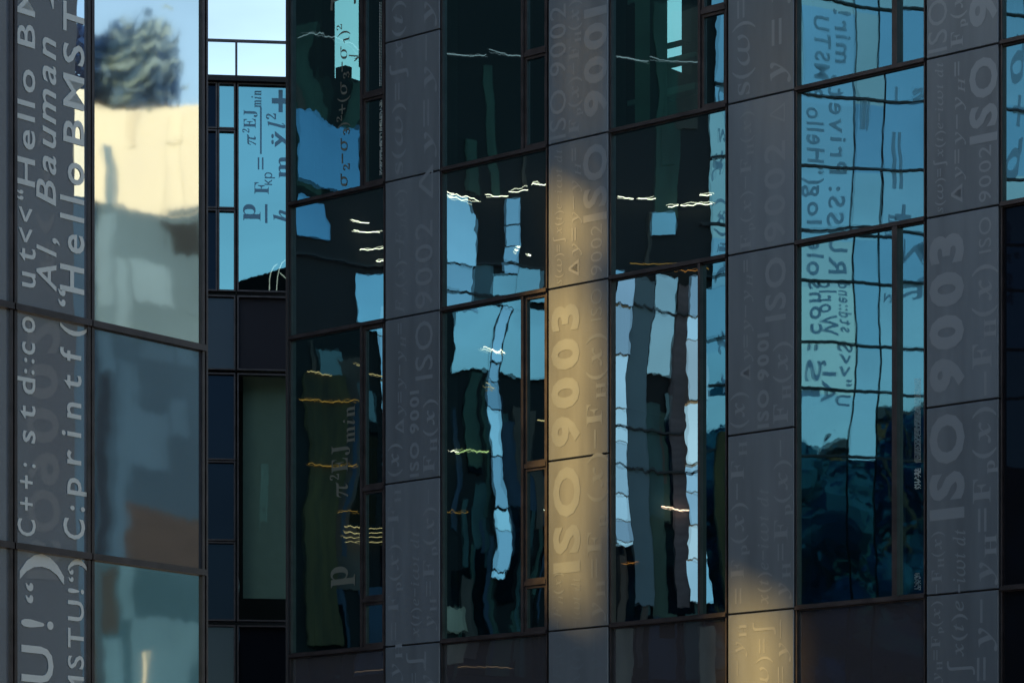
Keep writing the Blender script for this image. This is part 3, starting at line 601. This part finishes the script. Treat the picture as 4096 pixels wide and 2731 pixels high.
# ------------------------------------------------------------------ the east side, met in the reflections of the left building
east = empty("east_house", origin(EAST), EAST.rz, "sunlit cream house with grey lower floors, mirrored in the pale pane of the left building", "building")
def ecell(name, mat, x0, x1, y0, y1, proud=.05, depth=0.0, parent=None):
    pts = [LEFT.mirror(x*k_, y*k_, EAST) for x in (x0, x1) for y in (y0, y1)]; us = [p[0] for p in pts]
    mb = MB(); mb.box(min(us), max(us), -proud, depth, (pts[1][1]+pts[3][1])/2, (pts[0][1]+pts[2][1])/2); return mb.build(name, mat, parent or east)
ecell("wall", M['slate'], -700, 183, -300, 2200, 0, 6)
ecell("facade_panel", M['slate_mid'], 183, 214, 450, 2200, .03)
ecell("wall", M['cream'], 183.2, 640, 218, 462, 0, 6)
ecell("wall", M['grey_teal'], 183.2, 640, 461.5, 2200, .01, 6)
for (x0, x1, y0, y1, mt) in [(236, 262, 300, 458, 'teal_light'), (304, 324, 218, 300, 'cream_trim_glint'), (396, 400, 235, 458, 'cream_trim_glint'), (440, 444, 235, 458, 'cream_trim_glint'), (402, 450, 292, 298, 'cream_trim_glint'), (404, 640, 452, 462, 'grey_teal'),
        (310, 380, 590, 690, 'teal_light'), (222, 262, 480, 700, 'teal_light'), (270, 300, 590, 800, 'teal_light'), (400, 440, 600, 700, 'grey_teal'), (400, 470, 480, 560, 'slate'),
        (310, 380, 800, 840, 'teal_light'), (390, 440, 800, 845, 'teal_light'), (225, 260, 800, 900, 'teal_light'), (270, 300, 860, 1300, 'teal_light'), (370, 420, 920, 1000, 'teal_light'), (300, 365, 950, 1060, 'teal_light'), (300, 640, 1150, 1292, 'brick'), (200, 640, 1294, 2200, 'teal_dark'), (215, 262, 1310, 1460, 'slate'), (270, 310, 1310, 1440, 'teal_mid'), (300, 440, 1440, 1620, 'teal_mid'), (215, 270, 1470, 1620, 'teal_mid'), (338, 346, 1462, 1600, 'cream'), (346, 358, 1470, 1540, 'cream_trim_glint'), (330, 338, 1520, 1600, 'cream_trim_glint'), (225, 250, 830, 1300, 'slate')]:  # narrow cream strips near the bottom paint in a gold sun glint
    ecell("window" if mt in ('teal_light', 'slate') else "trim_glint", M[mt], x0, x1, y0, y1, random.uniform(.012, .02))
tx = MB()
for (t, x0, x1, y0, y1) in [("9002", 70, 150, 730, 1110), ("ISO", 70, 150, 1120, 1330), ("F(x)", 100, 140, 300, 620)]:
    ua, zb = LEFT.mirror(x0*k_, y1*k_, EAST); ub, zt = LEFT.mirror(x1*k_, y0*k_, EAST)
    text_on(tx, t, None, 0, 0, 0, 0, -.004, 'sans', .03, 0, .12, place=(min(ua, ub), max(ua, ub), zb, zt))
tx.build("lettering", M['slate_letter'], east)
# ------------------------------------------------------------------ trees and blocks behind the photographer
def tree(name, x, y, h, r, label, seed, ball=None):
    rnd = random.Random(seed); e = empty(name, (x, y, 0), 0, label, "tree", None if ball else "trees mirrored in the glass")
    k = .3 if ball else 1; t = MB(); t.tube([(0, 0, 0), (.1, 0, h*.25), (0, .1, h*.5), (.1, 0, h*.85)], [.35*k, .28*k, .2*k, .05])
    for i in range(0 if ball else 9):
        a = rnd.uniform(0, 6.28); z = h*rnd.uniform(.3, .7); t.tube([(0, 0, z), (math.cos(a)*r*.4, math.sin(a)*r*.4, z+h*.08), (math.cos(a)*r*.8, math.sin(a)*r*.8, z+h*.2)], [.12, .08, .03], 5)
    t.build("trunk", M['bark'], e)
    c = MB(); cl = [(rnd.gauss(0, r*.42), rnd.gauss(0, r*.42), h*(.58+rnd.uniform(-.34, .36)), rnd.uniform(.6, 1.6)) for _ in range(60)]
    if ball:
        cl = []
        while len(cl) < 60:
            d = Vector((rnd.uniform(-1, 1), rnd.uniform(-1, 1), rnd.uniform(-1, 1)))
            if d.length < .9: cl.append((d.x*ball[2], d.y*ball[2], h*ball[0]+d.z*ball[1], .36))
    for (cx_, cy_, cz_, cr_) in cl:
        if True:
            ph = rnd.uniform(0, 6); k0 = len(c.v)
            for a_ in range(7):
                for b2 in range(10):
                    t, p_ = math.pi*(a_+.02)/6.04, 2*math.pi*b2/10; q = cr_*(.8 if ball else .95)*(1+.18*math.sin(3*p_+ph)*math.sin(2*t+ph))
                    c.v.append((cx_+q*math.sin(t)*math.cos(p_), cy_+q*math.sin(t)*math.sin(p_), cz_+q*math.cos(t)*.85))
            c.f += [(k0+a_*10+b2, k0+a_*10+(b2+1) % 10, k0+(a_+1)*10+(b2+1) % 10, k0+(a_+1)*10+b2) for a_ in range(6) for b2 in range(10)]
        for _ in range(170 if ball else 150):
            d = Vector((rnd.gauss(0, 1), rnd.gauss(0, 1), rnd.gauss(0, .8)))*cr_*.55; p = Vector((cx_, cy_, cz_))+d
            a = Vector((rnd.gauss(0, 1), rnd.gauss(0, 1), rnd.gauss(0, 1))).normalized()*(.08 if ball else .10); b_ = a.orthogonal().normalized()*(.05 if ball else .07)
            c.quad(p-a-b_, p+a-b_, p+a+b_, p-a+b_)
    c.build("crown", M['foliage_pale' if ball else 'foliage'], e)
u0, z0 = LEFT.mirror(256*k_, 132*k_, EAST); u1, z1 = LEFT.mirror(372*k_, 42*k_, EAST)
cp_ = EAST.world((u0+u1)/2, 1.4, 0)
tree("round_tree", cp_.x, cp_.y, z1+.1, abs(u1-u0)*.5, "round crowned tree standing behind the cream house, mirrored in the pale pane", 5, (.5*(z0+z1)/z1, abs(z1-z0)*.5, abs(u1-u0)*.5))
for i in range(11):
    tree("tree", 24+random.uniform(-2, 4), -32+i*3.9, random.uniform(19.6, 20.8), random.uniform(3.8, 4.6), "dark leafy tree behind the photographer, mirrored low in the glass", 30+i)
blk = empty("apartment_block", (-10, -24, 0), 0, "dark flat roofed block behind the photographer, mirrored in the rear building's window", "building")
b = MB(); b.box(-4, 9, 0, 10, 0, 25.0); b.build("wall", M['charcoal'], blk)
b = MB(); b.box(-4.3, 9.3, -.3, 10.3, 25.002, 25.6); b.build("roof", M['slate'], blk)
hall = empty("long_hall", (34, -14, 0), 0, "long dark hall behind the row of trees, mirrored low in the glass", "building")
b = MB(); b.box(0, 12, -30, 30, 0, 20.2); b.build("wall", M['charcoal'], hall)
b = MB(); b.box(-.3, 12.3, -30.3, 30.3, 20.202, 20.6); b.build("roof", M['slate'], hall)
